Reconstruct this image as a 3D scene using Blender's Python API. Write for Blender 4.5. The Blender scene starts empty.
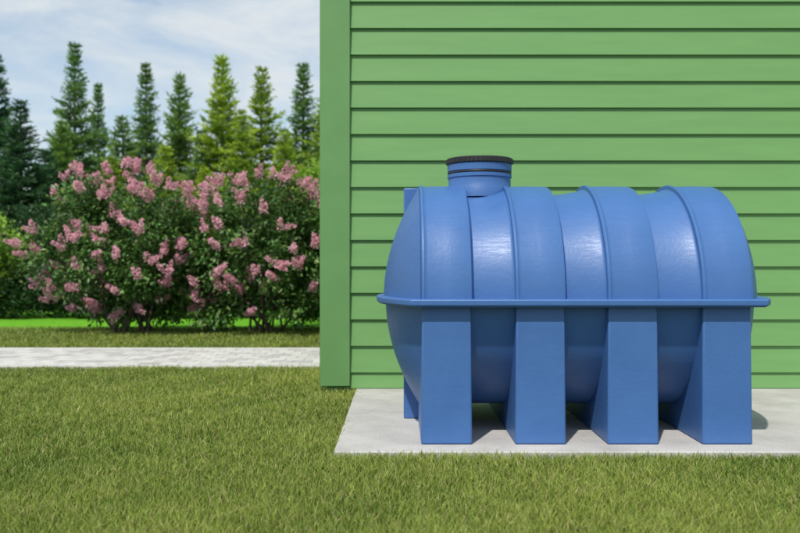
import bpy, bmesh, math, numpy as np
from mathutils import Vector
rng = np.random.default_rng(7)
scene = bpy.context.scene
COL = scene.collection

# ---------------------------------------------------------------- helpers
def new_obj(name, me, parent=None, mats=()):
    ob = bpy.data.objects.new(name, me)
    COL.objects.link(ob)
    if parent: ob.parent = parent
    for m in mats: me.materials.append(m)
    return ob

def empty(name):
    e = bpy.data.objects.new(name, None); COL.objects.link(e); return e

def mesh_np(name, V, sizes, loops, colors=None, matidx=None, smooth=False):
    me = bpy.data.meshes.new(name)
    V = np.asarray(V, dtype=np.float32); loops = np.asarray(loops, dtype=np.int32).ravel()
    sizes = np.asarray(sizes, dtype=np.int32)
    me.vertices.add(len(V)); me.vertices.foreach_set('co', V.ravel())
    me.loops.add(len(loops)); me.loops.foreach_set('vertex_index', loops)
    me.polygons.add(len(sizes))
    starts = np.concatenate([[0], np.cumsum(sizes)[:-1]]).astype(np.int32)
    me.polygons.foreach_set('loop_start', starts)
    me.polygons.foreach_set('loop_total', sizes)
    if matidx is not None: me.polygons.foreach_set('material_index', np.asarray(matidx, dtype=np.int32))
    me.update(calc_edges=True)
    me.polygons.foreach_set('use_smooth', np.full(len(sizes), smooth))
    if colors is not None:
        at = me.color_attributes.new('Col', 'FLOAT_COLOR', 'POINT')
        c = np.ones((len(V), 4), dtype=np.float32); c[:, :3] = colors
        at.data.foreach_set('color', c.ravel())
    me.validate()
    return me

class Geo:
    def __init__(s): s.V=[]; s.L=[]; s.S=[]; s.C=[]; s.M=[]; s.n=0
    def add_quads(s, V, Q, C, m):
        s.V.append(V); s.L.append((Q+s.n).ravel()); s.S.append(np.full(len(Q),4)); s.C.append(C); s.M.append(np.full(len(Q),m)); s.n+=len(V)
    def leaves(s, P, D, N, length, width, C, m, fold=0.0):
        n=len(P)
        D=D/np.linalg.norm(D,axis=1,keepdims=True)
        W=np.cross(D,N); W/= (np.linalg.norm(W,axis=1,keepdims=True)+1e-9)
        U=np.cross(W,D)
        l=length[:,None]; w=width[:,None]
        V=np.empty((n,4,3))
        V[:,0]=P; V[:,1]=P+D*l*.45+W*w*.5+U*w*fold; V[:,2]=P+D*l; V[:,3]=P+D*l*.45-W*w*.5+U*w*fold
        Q=np.arange(n*4).reshape(n,4)
        s.add_quads(V.reshape(-1,3),Q,np.repeat(C,4,axis=0),m)
    def tube(s, pts, rad, m, color=(1,1,1), k=7):
        pts=np.array(pts,float); rings=[]
        for i,p in enumerate(pts):
            d=pts[min(i+1,len(pts)-1)]-pts[max(i-1,0)]; d/=np.linalg.norm(d)+1e-9
            a=np.cross(d,[0.3,0.9,0.1]); a/=np.linalg.norm(a)+1e-9; b=np.cross(d,a)
            t=np.linspace(0,2*np.pi,k,endpoint=False)
            rings.append(p+rad[i]*(np.cos(t)[:,None]*a+np.sin(t)[:,None]*b))
        V=np.concatenate(rings); Q=[]
        for i in range(len(pts)-1):
            for j in range(k):
                Q.append([i*k+j,i*k+(j+1)%k,(i+1)*k+(j+1)%k,(i+1)*k+j])
        s.add_quads(V,np.array(Q),np.tile(np.array(color,float),(len(V),1)),m)
    def mesh(s,name): return mesh_np(name,np.concatenate(s.V),np.concatenate(s.S),np.concatenate(s.L),np.concatenate(s.C),np.concatenate(s.M))

def box(name, x0,x1,y0,y1,z0,z1, parent=None, mats=(), bevel=0.0, seg=2):
    V=[(x,y,z) for x in (x0,x1) for y in (y0,y1) for z in (z0,z1)]
    F=[(0,1,3,2),(4,6,7,5),(0,4,5,1),(2,3,7,6),(0,2,6,4),(1,5,7,3)]
    me=bpy.data.meshes.new(name); me.from_pydata(V,[],F); me.update()
    ob=new_obj(name,me,parent,mats)
    if bevel:
        b=ob.modifiers.new('bevel','BEVEL'); b.width=bevel; b.segments=seg; b.limit_method='ANGLE'
        for p in me.polygons: p.use_smooth=True
        me.set_sharp_from_angle(angle=math.radians(60))
    return ob

def mat(name):
    m=bpy.data.materials.new(name); m.use_nodes=True
    nt=m.node_tree; p=nt.nodes['Principled BSDF']
    return m,nt,p

def link(nt,a,b): nt.links.new(a,b)
def node(nt,t,**kw):
    n=nt.nodes.new(t)
    for k,v in kw.items(): setattr(n,k,v)
    return n
def ramp(nt, fac, stops):
    r=node(nt,'ShaderNodeValToRGB'); link(nt,fac,r.inputs[0])
    el=r.color_ramp.elements
    while len(el)<len(stops): el.new(0.5)
    for e,(pos,c) in zip(el,stops): e.position=pos; e.color=(c[0],c[1],c[2],1)
    return r.outputs[0]
def noise(nt, vec, scale, detail=4, rough=.5):
    n=node(nt,'ShaderNodeTexNoise'); n.inputs['Scale'].default_value=scale; n.inputs['Detail'].default_value=detail; n.inputs['Roughness'].default_value=rough
    if vec is not None: link(nt,vec,n.inputs['Vector'])
    return n.outputs['Fac']
def objco(nt, scale=None):
    t=node(nt,'ShaderNodeTexCoord')
    if scale is None: return t.outputs['Object']
    mp=node(nt,'ShaderNodeMapping'); mp.inputs['Scale'].default_value=scale; link(nt,t.outputs['Object'],mp.inputs[0]); return mp.outputs[0]
def bump(nt,p,h,strength,dist):
    b=node(nt,'ShaderNodeBump'); b.inputs['Strength'].default_value=strength; b.inputs['Distance'].default_value=dist
    link(nt,h,b.inputs['Height']); link(nt,b.outputs[0],p.inputs['Normal']); return b

def leaf_mat(name, transl=.3, rough=.5, spec=.4):
    m,nt,p=mat(name)
    a=node(nt,'ShaderNodeAttribute',attribute_name='Col')
    link(nt,a.outputs['Color'],p.inputs['Base Color']); p.inputs['Roughness'].default_value=rough
    p.inputs['Specular IOR Level'].default_value=spec
    if transl>0:
        t=node(nt,'ShaderNodeBsdfTranslucent'); link(nt,a.outputs['Color'],t.inputs['Color'])
        mx=node(nt,'ShaderNodeMixShader'); mx.inputs[0].default_value=transl
        link(nt,p.outputs[0],mx.inputs[1]); link(nt,t.outputs[0],mx.inputs[2])
        link(nt,mx.outputs[0],nt.nodes['Material Output'].inputs['Surface'])
    return m

# ---------------------------------------------------------------- materials
m_tank,nt,p=mat('blue_plastic')
co=objco(nt)
n1=noise(nt,co,3.0,5,.6); c=ramp(nt,n1,[(.3,(.046,.130,.345)),(.7,(.058,.155,.390))])
link(nt,c,p.inputs['Base Color'])
n2=noise(nt,objco(nt,(1,1,1)),60,3,.6)
st=noise(nt,objco(nt,(2,14,40)),3,5,.7)
r=ramp(nt,st,[(.35,(.36,)*3),(.7,(.54,)*3)]); link(nt,r,p.inputs['Roughness'])
mm=node(nt,'ShaderNodeMath',operation='MULTIPLY_ADD'); link(nt,noise(nt,co,5,3,.5),mm.inputs[0]); mm.inputs[1].default_value=4.0; link(nt,n2,mm.inputs[2])
bump(nt,p,mm.outputs[0],.35,.0022)
p.inputs['Specular IOR Level'].default_value=.5

m_black,nt,p=mat('black_rubber'); p.inputs['Base Color'].default_value=(.018,.018,.02,1); p.inputs['Roughness'].default_value=.45

m_wall,nt,p=mat('green_painted_siding')
co=objco(nt,(.35,1,3)); c=ramp(nt,noise(nt,co,6,6,.6),[(.3,(.136,.306,.094)),(.7,(.156,.338,.107))])
link(nt,c,p.inputs['Base Color']); p.inputs['Roughness'].default_value=.6
bump(nt,p,noise(nt,objco(nt,(2,20,60)),5,4,.6),.15,.002)
m_trim,nt,p=mat('green_painted_trim')
c=ramp(nt,noise(nt,objco(nt),5,5,.6),[(.3,(.114,.262,.082)),(.7,(.130,.292,.092))]); link(nt,c,p.inputs['Base Color']); p.inputs['Roughness'].default_value=.55
m_roof,nt,p=mat('roof_shingles'); c=ramp(nt,noise(nt,objco(nt),12,4,.6),[(.3,(.05,.045,.04)),(.7,(.10,.09,.085))]); link(nt,c,p.inputs['Base Color']); p.inputs['Roughness'].default_value=.9

m_pad,nt,p=mat('concrete')
co=objco(nt)
c=ramp(nt,noise(nt,co,2.5,8,.65),[(.25,(.34,.33,.31)),(.5,(.48,.465,.44)),(.78,(.60,.585,.56))])
sp=ramp(nt,noise(nt,co,120,2,.5),[(.3,(.78,)*3),(.6,(1,)*3)])
mx=node(nt,'ShaderNodeMix',data_type='RGBA',blend_type='MULTIPLY'); mx.inputs[0].default_value=1; link(nt,c,mx.inputs[6]); link(nt,sp,mx.inputs[7])
link(nt,mx.outputs[2],p.inputs['Base Color']); p.inputs['Roughness'].default_value=.85
bump(nt,p,noise(nt,co,90,5,.7),.4,.002)

m_pave,nt,p=mat('stone_pavers')
co=objco(nt)
b=node(nt,'ShaderNodeTexBrick'); link(nt,co,b.inputs['Vector'])
b.inputs['Color1'].default_value=(.60,.585,.56,1); b.inputs['Color2'].default_value=(.33,.32,.305,1); b.inputs['Mortar'].default_value=(.33,.32,.30,1)
b.inputs['Scale'].default_value=1; b.inputs['Brick Width'].default_value=.17; b.inputs['Row Height'].default_value=.17; b.inputs['Mortar Size'].default_value=.006; b.inputs['Bias'].default_value=-.35
mx=node(nt,'ShaderNodeMix',data_type='RGBA',blend_type='MULTIPLY'); mx.inputs[0].default_value=1; link(nt,b.outputs[0],mx.inputs[6])
link(nt,ramp(nt,noise(nt,co,7,5,.65),[(.3,(.78,)*3),(.6,(1.05,)*3)]),mx.inputs[7]); link(nt,mx.outputs[2],p.inputs['Base Color']); p.inputs['Roughness'].default_value=.85
bump(nt,p,b.outputs['Fac'],-.4,.004)

m_curb,nt,p=mat('path_edging'); link(nt,ramp(nt,noise(nt,objco(nt),9,4,.6),[(.3,(.44,.43,.41)),(.7,(.57,.56,.53))]),p.inputs['Base Color']); p.inputs['Roughness'].default_value=.85

m_ground,nt,p=mat('lawn_soil_and_turf')
t=node(nt,'ShaderNodeTexCoord'); co=t.outputs['Object']
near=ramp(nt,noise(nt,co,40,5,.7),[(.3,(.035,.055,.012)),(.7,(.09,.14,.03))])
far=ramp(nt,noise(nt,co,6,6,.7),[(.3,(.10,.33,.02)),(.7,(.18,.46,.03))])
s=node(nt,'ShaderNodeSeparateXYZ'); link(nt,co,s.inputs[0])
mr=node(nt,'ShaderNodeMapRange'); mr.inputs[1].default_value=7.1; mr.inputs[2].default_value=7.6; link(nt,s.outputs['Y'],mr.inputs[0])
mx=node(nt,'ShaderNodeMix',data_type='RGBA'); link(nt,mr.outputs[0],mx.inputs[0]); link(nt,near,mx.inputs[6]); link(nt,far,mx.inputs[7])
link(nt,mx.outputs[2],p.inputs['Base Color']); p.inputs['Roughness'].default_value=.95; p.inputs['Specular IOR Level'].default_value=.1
bump(nt,p,noise(nt,co,60,4,.7),.8,.02)

m_grass=leaf_mat('grass_blades',.30,.5,.35)
m_leaf=leaf_mat('lilac_leaves',.28,.42,.45)
m_petal=leaf_mat('lilac_flowers',.30,.6,.2)
m_needle=leaf_mat('conifer_needles',.30,.6,.25)
m_bark,nt,p=mat('bark'); c=ramp(nt,noise(nt,objco(nt,(8,8,2)),6,5,.7),[(.3,(.05,.035,.025)),(.7,(.16,.125,.095))]); link(nt,c,p.inputs['Base Color']); p.inputs['Roughness'].default_value=.9

# ---------------------------------------------------------------- ground
ZG=-0.035
me=bpy.data.meshes.new('ground'); me.from_pydata([(-300,-60,ZG),(300,-60,ZG),(300,500,ZG),(-300,500,ZG)],[],[(0,1,2,3)]); me.update()
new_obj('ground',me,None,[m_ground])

box('concrete_pad',-.292,4.6,-.145,1.765,-.10,0,None,[m_pad],.006)
path=empty('paved_path')
box('pavers',-22,-.56,3.13,4.55,-.10,-.012,path,[m_pave])
box('edging_near',-22,-.56,3.06,3.127,-.10,.0,path,[m_curb],.008)
box('edging_far',-22,-.56,4.553,4.62,-.10,.0,path,[m_curb],.008)

# ---------------------------------------------------------------- house
house=empty('clapboard_house')
YW=1.77; XL=-.533; XR=8.5; YB=9.5; HT=4.0
box('wall_core',XL+.05,XR,YW+.035,YB,-.03,HT,house,[m_wall])
def siding(name,a,b,z_first,pitch,ztop,fn):
    V=[];F=[]
    z=z_first-pitch
    while z<ztop:
        zb=max(z,-.0); zt=z+pitch
        pr=.019
        pts=[(0,zt+.012),(pr,zb+.0025),(pr-.0025,zb),(-.012,zb)]
        base=len(V)
        for s_ in (a,b):
            for (o,zz) in pts: V.append(fn(s_,o,zz))
        for i in range(3): F.append((base+i,base+i+1,base+4+i+1,base+4+i))
        z+=pitch
    me=bpy.data.meshes.new(name); me.from_pydata(V,[],F); me.update()
    ob=new_obj(name,me,house,[m_wall]); return ob
siding('front_siding',-.335,XR,.106,.1765,HT-.02,lambda s,o,z:(s,YW+.018-o,z))
siding('side_siding',YW+.19,YB,.106,.1765,HT-.02,lambda s,o,z:(XL+.018-o+.012,s,z))
box('corner_trim_front',XL,-.333,YW-.022,YW+.03,.018,HT,house,[m_trim],.003)
box('corner_trim_side',XL,XL+.03,YW+.033,YW+.19,.018,HT,house,[m_trim],.003)
V=[(XL-.3,YW-.3,HT),(XR+.3,YW-.3,HT),(XR+.3,YB+.3,HT),(XL-.3,YB+.3,HT),(XL-.3,(YW+YB)/2,HT+2.2),(XR+.3,(YW+YB)/2,HT+2.2)]
me=bpy.data.meshes.new('roof'); me.from_pydata(V,[],[(0,1,5,4),(2,3,4,5),(0,4,3),(1,2,5),(0,3,2,1)]); me.update()
new_obj('roof',me,house,[m_roof])

# ---------------------------------------------------------------- tank
tank=empty('water_tank')
YC=.585; ZF=.646
def revolve(name, prof, th0, th1, nth, parent, mats, sharp=35):
    th=np.linspace(th0,th1,nth); prof=np.array(prof)
    V=np.zeros((len(prof),nth,3))
    V[:,:,0]=prof[:,0:1]; V[:,:,1]=YC-prof[:,1:2]*np.cos(th); V[:,:,2]=ZF+prof[:,1:2]*np.sin(th)
    Q=[]
    for i in range(len(prof)-1):
        for j in range(nth-1):
            Q.append([i*nth+j,(i+1)*nth+j,(i+1)*nth+j+1,i*nth+j+1])
    me=mesh_np(name,V.reshape(-1,3),np.full(len(Q),4),np.array(Q),smooth=True)
    me.set_sharp_from_angle(angle=math.radians(sharp))
    return new_obj(name,me,parent,mats)
bands=[(.098,.331),(.528,.760),(.950,1.184),(1.383,1.612)]
R=.585
hs=np.linspace(0.001,1,22)
def dome(x0,sgn,Rr): return [(x0+sgn*.18*(1-h*h),h*Rr) for h in hs]
up=dome(.094,-1,.572)
for i,(a,b) in enumerate(bands):
    ra=R
    up+=[(a-.001,ra-.016),(a+.001,ra+.002),(a+.005,ra+.006),(a+.013,ra+.006),(a+.019,ra+.001),(a+.03,ra-.001)]
    up+=[((a+b)/2,ra+.001),(b-.010,ra-.001),(b-.003,ra-.004),(b,ra-.010)]
    if i<3:
        c=bands[i+1][0]
        up+=[(b+.004,ra-.036),(b+.012,ra-.046),((b+c)/2-.03,ra-.042),((b+c)/2+.04,ra-.032),(c-.012,ra-.022),(c-.004,ra-.019)]
up+=[(1.614,.572)]+[(x,r) for x,r in reversed(dome(1.618,1,.572))]
revolve('upper_shell',up,0,math.pi,97,tank,[m_tank],32)
lo=dome(.105,-1,.556)+[(.11,.556),(.2,.545),(1.5,.545),(1.60,.556)]+list(reversed(dome(1.607,1,.556)))
revolve('lower_shell',lo,-math.pi,0,97,tank,[m_tank],32)
for i,(a,b) in enumerate(bands):
    zt=ZF-.01; d=.005
    V=[]
    for (z,e,ff) in ((0,0,-.002),(zt,d,.006)):
        V+=[(a-.002+e,ff,z),(b-.001-e,ff,z),(b-.001-e,2*YC-ff,z),(a-.002+e,2*YC-ff,z)]
    F=[(3,2,1,0),(4,5,6,7),(0,1,5,4),(1,2,6,5),(2,3,7,6),(3,0,4,7)]
    me=bpy.data.meshes.new('leg'); me.from_pydata(V,[],F); me.update()
    for p_ in me.polygons: p_.use_smooth=True
    me.set_sharp_from_angle(angle=math.radians(60))
    ob=new_obj('leg_%d'%(i+1),me,tank,[m_tank])
    bv=ob.modifiers.new('b','BEVEL'); bv.width=.009; bv.segments=3
def flange(name,z0,z1,grow,bw):
    y=np.linspace(-.04-grow,2*YC+.04+grow,41); t=(y-YC)/(YC+.04+grow)
    bul=.17*(1-np.abs(t)**2.2)
    left=[(.052-grow-b,yy) for b,yy in zip(bul,y)]
    right=[(1.660+grow+b,yy) for b,yy in zip(bul,y)]
    out=right+left[::-1]
    n=len(out)
    V=[(x,yy,z0) for x,yy in out]+[(x,yy,z1) for x,yy in out]
    F=[tuple(range(n))[::-1],tuple(range(n,2*n))]+[(i,(i+1)%n,n+(i+1)%n,n+i) for i in range(n)]
    me=bpy.data.meshes.new(name); me.from_pydata(V,[],F); me.update()
    for p_ in me.polygons: p_.use_smooth=True
    me.set_sharp_from_angle(angle=math.radians(50))
    ob=new_obj(name,me,tank,[m_tank])
    bv=ob.modifiers.new('b','BEVEL'); bv.width=bw; bv.segments=4; bv.limit_method='ANGLE'; bv.angle_limit=math.radians(50)
flange('seam_flange',.633,.664,.004,.007)
flange('seam_flange_lip',.628,.6325,-.006,.001)
box('end_post_left',.020,.115,.655,.735,0,1.232,tank,[m_tank],.006)
box('end_post_right',1.595,1.690,.655,.735,0,1.232,tank,[m_tank],.006)
def lathe(name,cx,cy,prof,mats,nseg=72,sharp=35):
    prof=np.array(prof); th=np.linspace(0,2*np.pi,nseg,endpoint=False)
    V=np.zeros((len(prof),nseg,3)); V[:,:,0]=cx+prof[:,0:1]*np.cos(th); V[:,:,1]=cy+prof[:,0:1]*np.sin(th); V[:,:,2]=prof[:,1:2]
    Q=[[i*nseg+j,i*nseg+(j+1)%nseg,(i+1)*nseg+(j+1)%nseg,(i+1)*nseg+j] for i in range(len(prof)-1) for j in range(nseg)]
    me=mesh_np(name,V.reshape(-1,3),np.full(len(Q),4),np.array(Q),smooth=True); me.set_sharp_from_angle(angle=math.radians(sharp))
    return new_obj(name,me,tank,mats)
CX=.418
lathe('neck',CX,YC,[(.172,1.17),(.168,1.222),(.163,1.232),(.163,1.272),(.168,1.276),(.168,1.292),(.160,1.296),(.160,1.305),(.168,1.309),(.168,1.343),(.163,1.348)],[m_tank])
lathe('neck_gasket',CX,YC,[(.15,1.2945),(.1655,1.2950),(.1675,1.298),(.1675,1.303),(.1655,1.3065),(.15,1.3068)],[m_black])
lathe('screw_lid',CX,YC,[(.15,1.3462),(.172,1.3465),(.174,1.349),(.174,1.372),(.170,1.376),(.15,1.378),(.142,1.372),(.06,1.372),(.001,1.372)],[m_black])
gb=Geo()
for a in np.linspace(0,2*np.pi,48,endpoint=False):
    c_,s_=math.cos(a),math.sin(a)
    gb.tube([(CX+.174*c_,YC+.174*s_,1.350),(CX+.174*c_,YC+.174*s_,1.371)],[.0035,.0035],0,k=6)
new_obj('lid_grips',gb.mesh('lid_grips'),tank,[m_black])

# ---------------------------------------------------------------- lawn blades
def vnoise(x,y,seed=0):
    v=np.zeros_like(x); r=np.random.default_rng(seed)
    for f,a in ((.8,1),(1.9,.8),(4.3,.6),(9.1,.45),(19,.3)):
        for _ in range(3):
            an=r.uniform(0,2*np.pi); ph=r.uniform(0,6.28)
            v+=a*np.sin((x*np.cos(an)+y*np.sin(an))*f*2+ph)/3
    return v
P=[];Wd=[]
def scatter(y0,y1,dens0,step=.15):
    y=y0
    while y<y1:
        d=y+3.85+step/2
        xr=.475*d+.45
        dens=dens0*(2.6/d)**1.35
        n=int(dens*2*xr*step)
        px=rng.uniform(-xr,xr,n); py=rng.uniform(y,y+step,n)
        P.append(np.stack([px,py],1)); Wd.append(np.full(n,(d/2.6)**.78))
        y+=step
scatter(-1.75,3.055,23000)
scatter(4.63,7.6,12000,.3)
P=np.concatenate(P); Wd=np.concatenate(Wd)
jit=rng.normal(0,.016,len(P))+.026*vnoise(P[:,0]*3,P[:,1]*3,3)
onpad=(P[:,0]>-.286+jit-.004)&(P[:,1]>-.145+jit*.5-.004)
keep=~(onpad & (P[:,1]<1.80)) & ~((P[:,1]>1.74)&(P[:,0]>XL-.01)) & ~((P[:,1]>3.05)&(P[:,1]<4.63))
P=P[keep]; Wd=Wd[keep]; n=len(P)
cl=vnoise(P[:,0],P[:,1],5)
h=rng.uniform(.024,.05,n)*(1+.16*cl)*(1+.1*(Wd-1)); h=np.clip(h,.015,.078)
w=rng.uniform(.0020,.0036,n)*Wd
la=rng.uniform(0,2*np.pi,n)+.6*cl; lm=np.abs(rng.normal(.0,.5,n))+.12
D=np.stack([np.cos(la),np.sin(la),np.zeros(n)],1)
fa=rng.uniform(0,2*np.pi,n); S=np.stack([np.cos(fa),np.sin(fa),np.zeros(n)],1)
B=np.stack([P[:,0],P[:,1],np.full(n,ZG)],1); Zv=np.array([0,0,1.])
V=np.empty((n,5,3)); hh=h[:,None]; ww=w[:,None]; ll=lm[:,None]
mid=B+Zv*hh*.55+D*hh*ll*.35
tip=B+Zv*hh*(1/(1+.25*ll**2))+D*hh*ll*1.05
V[:,0]=B-S*ww*.5; V[:,1]=B+S*ww*.5; V[:,2]=mid+S*ww*.42; V[:,3]=mid-S*ww*.42; V[:,4]=tip
idx=np.arange(n)[:,None]*5
loops=np.concatenate([idx+np.array([0,1,2,3]),idx+np.array([3,2,4])],1)
sizes=np.tile([4,3],n)
t=np.clip(.5+.22*cl+rng.normal(0,.25,n),0,1)[:,None]
c0=np.array([.135,.225,.032]); c1=np.array([.38,.45,.090])
C=c0*(1-t)+c1*t
dry=rng.random(n)<.10; C[dry]=np.array([.50,.44,.19])*rng.uniform(.7,1.1,(dry.sum(),1))
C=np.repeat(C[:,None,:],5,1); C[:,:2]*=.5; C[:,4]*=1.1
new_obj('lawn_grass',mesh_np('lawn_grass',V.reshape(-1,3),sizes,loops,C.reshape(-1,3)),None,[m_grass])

# ---------------------------------------------------------------- lilac bushes
def rdir(n,r):
    v=r.normal(size=(n,3)); return v/np.linalg.norm(v,axis=1,keepdims=True)
def bush(name,loc,rx,ry,H,seed,nfl):
    r=np.random.default_rng(seed); g=Geo()
    lobes=[]
    for i in range(28):
        a=i*2.4+r.uniform(-.3,.3); q=r.uniform(.45,.78)
        z=r.uniform(.17,.83)*H
        f=math.sqrt(max(.12,1-((z/H-.42)/.60)**2))
        lobes.append((np.array([rx*q*f*math.cos(a),ry*q*f*math.sin(a),z]),r.uniform(.27,.40)))
    for zc in (.30,.52,.76): lobes.append((np.array([0,0,zc*H]),.48))
    for sx in (-.5,.5): lobes.append((np.array([sx*rx,0,.36*H]),.42)); lobes.append((np.array([sx*rx,0,.62*H]),.40))
    for i in range(16):
        c_,rr=lobes[i]
        b0=np.array([r.uniform(-.3,.3),r.uniform(-.2,.2),-.04])
        m1=b0*.6+c_*.4; m1[2]=c_[2]*.40+.02; m1[:2]+=r.normal(0,.04,2)
        g.tube([b0,m1,c_*.85+r.normal(0,.03,3),c_+np.array([0,0,rr*.6])],[.017,.013,.010,.004],0)
    for c_,rr in lobes:
        nc=19
        d=rdir(nc,r); q=r.uniform(.55,1.15,(nc,1)); cc=c_+d*rr*q
        cc[:,2]=np.clip(cc[:,2],.12,None)
        for k in range(nc):
            m=r.integers(32,54); tone=r.uniform(.6,1.5)
            pp=cc[k]+rdir(m,r)*r.uniform(.02,.16,(m,1))
            out=(pp-c_)/rr
            D=out*.7+r.normal(0,.55,(m,3)); D[:,2]-=.15
            N=rdir(m,r)*.6+np.array([0,0,1.])+out*.4
            base=np.array([.080,.185,.042])*tone; C=base*r.uniform(.6,1.5,(m,1)); C[:,0]*=r.uniform(.8,1.5,m)
            g.leaves(pp,D,N,r.uniform(.045,.085,m),r.uniform(.026,.046,m),C,1,.12)
    pts=[]; tries=0; O=np.array([0,0,.5*H])
    while len(pts)<nfl and tries<6000:
        tries+=1
        d=rdir(1,r)[0]
        best=0
        for c2,r2 in lobes:
            oc=O-c2; bq=oc@d; disc=bq*bq-(oc@oc-r2*r2)
            if disc>0: best=max(best,-bq+math.sqrt(disc))
        if best<.3: continue
        pt=O+d*(best*r.uniform(.97,1.10)+.03)
        if pt[2]<.25: continue
        if pts and min(np.linalg.norm(pt-q[0]) for q in pts)<.185: continue
        pts.append((pt,d))
    for pt,d in pts:
        ax=d*.55+np.array([0,0,.75])+r.normal(0,.25,3); ax/=np.linalg.norm(ax)
        sub=r.integers(2,5); tone=r.uniform(.88,1.15)
        for s_ in range(sub):
            ax2=ax+r.normal(0,.45,3); ax2/=np.linalg.norm(ax2)
            Ln=r.uniform(.12,.20); m=int(Ln*560)
            tt=r.random(m)**.8; rad=.042*(1-tt)**.8+.005
            off=rdir(m,r); off-= (off@ax2)[:,None]*ax2; off/=np.linalg.norm(off,axis=1,keepdims=True)+1e-9
            pp=pt+ax2*(tt*Ln)[:,None]+off*(rad*np.sqrt(r.random(m)))[:,None]
            D=off*.8+r.normal(0,.6,(m,3)); N=rdir(m,r)
            C=np.array([.86,.44,.54])*tone*r.uniform(.75,1.12,(m,1)); C=C+(r.random((m,1))**3)*np.array([.10,.20,.16])
            C=np.clip(C,0,.92)
            g.leaves(pp,D,N,r.uniform(.018,.030,m),r.uniform(.014,.022,m),C,2,.1)
    ob=new_obj(name,g.mesh(name),None,[m_bark,m_leaf,m_petal]); ob.location=loc; return ob
bush('lilac_bush',(-3.36,6.75,ZG),1.16,.85,2.03,11,105)
bush('lilac_bush',(-1.66,6.85,ZG),1.16,.85,1.94,23,105)

# ---------------------------------------------------------------- conifers
def conifer_mesh(name,H,Rb,seed,c_dark,c_light,up=.0,sparse=1.0):
    r=np.random.default_rng(seed); g=Geo()
    g.tube([(0,0,0),(0,0,H*.5),(.02,0,H*.85),(0,0,H)],[.10,.06,.025,.006],0)
    z=.25
    PP=[];DD=[];LL=[];WW=[];CC=[]
    ph=r.uniform(0,6.28,4)
    while z<H-.05:
        f=1-z/H
        nb=int(5+6*f**.6)
        a0=r.uniform(0,6.28)
        wh=r.uniform(.72,1.15)
        for k in range(nb):
            a=a0+k*2*np.pi/nb+r.normal(0,.2)
            Lb=(Rb*(f**.88)*wh*r.uniform(.45,1.30)*(1+.15*math.sin(2*a+ph[0]+z*1.5))+.05)
            el=(.65*(1-f)**2-.04+up)+r.normal(0,.12)
            d=np.array([math.cos(a)*math.cos(el),math.sin(a)*math.cos(el),math.sin(el)])
            side=np.array([-math.sin(a),math.cos(a),0])
            ns=max(4,int(Lb*20*sparse))
            tt=np.linspace(.12,1,ns)
            tone=r.uniform(.40,1.35)
            for s_ in (-1,0,1):
                m=ns; t2=np.clip(tt+r.normal(0,.03,m),0.05,1)
                droop=-.10*(t2**2)*Lb + .22*Lb*np.maximum(t2-.7,0)
                base=np.array([0,0,z])+d*(t2*Lb)[:,None]; base[:,2]+=droop
                tl=(.09+.25*Lb*(1-t2)*.8+.02)*r.uniform(.6,1.3,m)
                dirv=d*r.uniform(.5,1.0,(m,1))+side*s_*r.uniform(.5,1.0,(m,1))+r.normal(0,.2,(m,3))
                dirv[:,2]+=r.uniform(-.25,.45,m)
                dirv/=np.linalg.norm(dirv,axis=1,keepdims=True)
                for q in (0,.55):
                    PP.append(base+dirv*(tl*q)[:,None]); DD.append(dirv+r.normal(0,.2,(m,3)))
                    LL.append(tl*.78); WW.append(np.clip(tl*.30,.020,.055)*r.uniform(.7,1.1,m))
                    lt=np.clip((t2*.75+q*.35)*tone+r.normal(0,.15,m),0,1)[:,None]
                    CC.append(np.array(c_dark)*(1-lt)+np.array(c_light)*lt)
        z+=.12+.10*f+r.uniform(-.03,.06)
    m=30; zz=r.uniform(H*.93,H+.02,m); PP.append(np.stack([r.normal(0,.01,m),r.normal(0,.01,m),zz],1)); DD.append(rdir(m,r)*.6+np.array([0,0,1.])); LL.append(r.uniform(.06,.13,m)); WW.append(np.full(m,.022)); CC.append(np.tile(np.array(c_light)*.8,(m,1)))
    PP=np.concatenate(PP);DD=np.concatenate(DD);n=len(PP)
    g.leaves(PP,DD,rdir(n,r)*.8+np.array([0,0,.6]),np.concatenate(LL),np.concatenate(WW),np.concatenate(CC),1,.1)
    me=g.mesh(name); me.materials.append(m_bark); me.materials.append(m_needle); return me
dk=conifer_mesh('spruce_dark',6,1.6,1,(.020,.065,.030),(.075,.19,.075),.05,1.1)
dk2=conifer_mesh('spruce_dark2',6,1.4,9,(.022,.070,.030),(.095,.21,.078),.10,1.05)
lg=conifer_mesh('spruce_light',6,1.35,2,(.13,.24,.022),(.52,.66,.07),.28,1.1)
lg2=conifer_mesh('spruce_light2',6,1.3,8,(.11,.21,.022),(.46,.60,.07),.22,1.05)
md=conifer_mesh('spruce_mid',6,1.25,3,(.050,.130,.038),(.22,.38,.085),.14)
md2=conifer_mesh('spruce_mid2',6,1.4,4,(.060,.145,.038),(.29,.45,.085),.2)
def tree(me,px,py_top,dist,wscale=1,rot=0):
    X=(px-400)/843*dist; Hh=.813-ZG+(266-py_top)/843*dist
    ob=bpy.data.objects.new('spruce_tree',me); COL.objects.link(ob)
    ob.location=(X,dist-3.85,ZG); ob.scale=(wscale,wscale,Hh/6); ob.rotation_euler=(0,0,rot)
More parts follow.
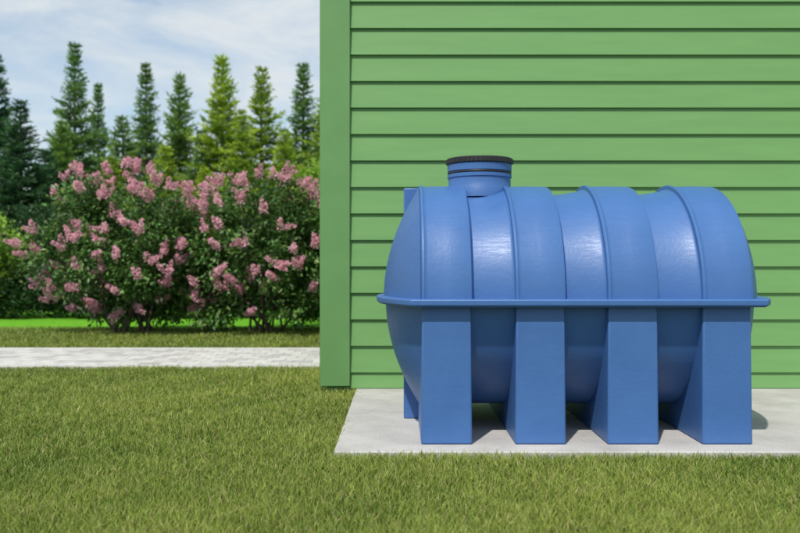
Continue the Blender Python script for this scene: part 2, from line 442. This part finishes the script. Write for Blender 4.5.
for i,(me_,px,pt,d,ws) in enumerate([
    (dk,-4,55,22,1.0),(dk2,20,100,17.5,1.0),(md,75,46,22,1.05),(dk,46,150,19,1.0),(md,98,86,25,.85),(md2,122,116,20,.95),(md,146,66,23,1.0),
    (lg,165,146,19,1.0),(md2,180,74,22,.95),(lg,222,56,21,1.15),(lg2,242,112,18.5,.85),(md,202,132,21,1.0),(lg2,262,70,21.5,1.15),(lg,285,132,19,.9),(md,303,66,22,1.05),(lg2,324,100,17,.9),
    (lg2,112,158,17.5,.85),(lg,205,168,17,.85),(md2,62,120,20,.9),(md,345,80,22,.9),(md2,385,70,22,1.0),(dk,-45,80,20,1.0),(md,-90,60,22,1.0)]):
    tree(me_,px,pt,d,ws,i*1.3)

def foliage_blob(g,c,rr,r,nclump,col,lsz,m=0):
    d=rdir(nclump,r); cc=np.array(c)+d*np.array(rr)*r.uniform(.55,1.06,(nclump,1))
    for k in range(nclump):
        if cc[k][2]<0: continue
        q=r.integers(30,50); tone=r.uniform(.5,1.4); sp=lsz*3.2
        pp=cc[k]+rdir(q,r)*r.uniform(.1,1,(q,1))*sp
        D=d[k]*.5+r.normal(0,.6,(q,3)); N=rdir(q,r)*.7+np.array([0,0,1.])
        C=np.array(col)*tone*r.uniform(.6,1.4,(q,1))
        g.leaves(pp,D,N,lsz*r.uniform(.7,1.3,q),lsz*.6*r.uniform(.7,1.3,q),C,m,.1)
r=np.random.default_rng(77)
g=Geo()
x=-24.
while x<14:
    hgt=r.uniform(1.3,2.0)
    foliage_blob(g,(x,23.5+r.uniform(-.5,.5),hgt*.9),(1.2,1.0,hgt),r,130,(.05,.12,.028) if r.random()<.5 else (.16,.29,.035),.11)
    x+=r.uniform(.8,1.2)
x=-9.5
while x<-.9:
    hgt=r.uniform(.40,.62)
    foliage_blob(g,(x,10.3+r.uniform(-.3,.3),hgt*.8),(.7,.5,hgt),r,60,(.035,.085,.022),.07)
    x+=r.uniform(.5,.75)
new_obj('background_hedge',g.mesh('background_hedge'),None,[m_leaf])
def shrub(loc,rad,Hh,col,seed,n=220):
    r=np.random.default_rng(seed); g=Geo(); name='green_shrub'
    for i in range(6):
        a=r.uniform(0,6.28); g.tube([(0,0,-.03),(.3*rad*math.cos(a),.3*rad*math.sin(a),Hh*.4),(.6*rad*math.cos(a),.6*rad*math.sin(a),Hh*.75)],[.03,.02,.008],0)
    for i in range(5):
        a=r.uniform(0,6.28); foliage_blob(g,(.4*rad*math.cos(a),.4*rad*math.sin(a),Hh*r.uniform(.4,.7)),(rad*.6,rad*.6,Hh*.33),r,n//5,col,.07,1)
    ob=new_obj(name,g.mesh(name),None,[m_bark,m_leaf]); ob.location=loc
shrub((-7.0,9.9,ZG),.9,2.1,(.28,.46,.05),5,260)
shrub((-1.35,11.5,ZG),.9,2.9,(.28,.46,.05),6,300)
shrub((-4.5,12.5,ZG),1.1,2.2,(.06,.14,.035),8,300)
shrub((-7.2,12.6,ZG),1.3,2.0,(.035,.09,.026),9,300)
shrub((-2.9,13.5,ZG),1.2,2.4,(.20,.35,.05),10,300)

# ---------------------------------------------------------------- light, sky, camera
EL=56; AZ=22
to_sun=Vector((-math.sin(math.radians(AZ))*math.cos(math.radians(EL)),-math.cos(math.radians(AZ))*math.cos(math.radians(EL)),math.sin(math.radians(EL))))
sd=bpy.data.lights.new('sun','SUN'); sd.energy=3.8; sd.angle=math.radians(1.0); sd.color=(1,.955,.89)
so=bpy.data.objects.new('sun',sd); COL.objects.link(so); so.rotation_euler=to_sun.to_track_quat('Z','Y').to_euler(); so.location=to_sun*30

w=bpy.data.worlds.new('World'); scene.world=w; w.use_nodes=True; nt=w.node_tree
bg=nt.nodes['Background']; bg.inputs[1].default_value=.105
sky=node(nt,'ShaderNodeTexSky'); sky.sky_type='NISHITA'; sky.sun_disc=False
sky.sun_elevation=math.radians(EL); sky.sun_rotation=math.radians(180+AZ); sky.air_density=1.0; sky.dust_density=1.0
tint=node(nt,'ShaderNodeMix',data_type='RGBA',blend_type='MULTIPLY'); tint.inputs[0].default_value=1; link(nt,sky.outputs[0],tint.inputs[6]); tint.inputs[7].default_value=(1.2,1.38,1.42,1)
tc=node(nt,'ShaderNodeTexCoord'); mp=node(nt,'ShaderNodeMapping'); mp.inputs['Scale'].default_value=(1.6,1.6,5.0); mp.inputs['Rotation'].default_value=(0,math.radians(8),0)
link(nt,tc.outputs['Generated'],mp.inputs[0])
nz=node(nt,'ShaderNodeTexNoise'); nz.inputs['Scale'].default_value=3.2; nz.inputs['Detail'].default_value=9; nz.inputs['Roughness'].default_value=.62; nz.inputs['Distortion'].default_value=.35
link(nt,mp.outputs[0],nz.inputs['Vector'])
cf=ramp(nt,nz.outputs['Fac'],[(.38,(.36,)*3),(.64,(.95,)*3)])
mx=node(nt,'ShaderNodeMix',data_type='RGBA'); link(nt,cf,mx.inputs[0]); link(nt,tint.outputs[2],mx.inputs[6]); mx.inputs[7].default_value=(7.1,7.6,7.9,1)
link(nt,mx.outputs[2],bg.inputs[0])

cd=bpy.data.cameras.new('camera'); cam=bpy.data.objects.new('camera',cd); COL.objects.link(cam)
cam.location=(0,-3.85,.813); cam.rotation_euler=(math.radians(90),0,0)
cd.lens=36*843/800; cd.sensor_width=36; cd.clip_end=1000; cd.clip_start=.05
cd.dof.use_dof=True; cd.dof.focus_distance=4.0; cd.dof.aperture_fstop=2.5
scene.camera=cam
scene.view_settings.view_transform='Standard'; scene.view_settings.look='None'; scene.view_settings.exposure=0; scene.view_settings.gamma=1
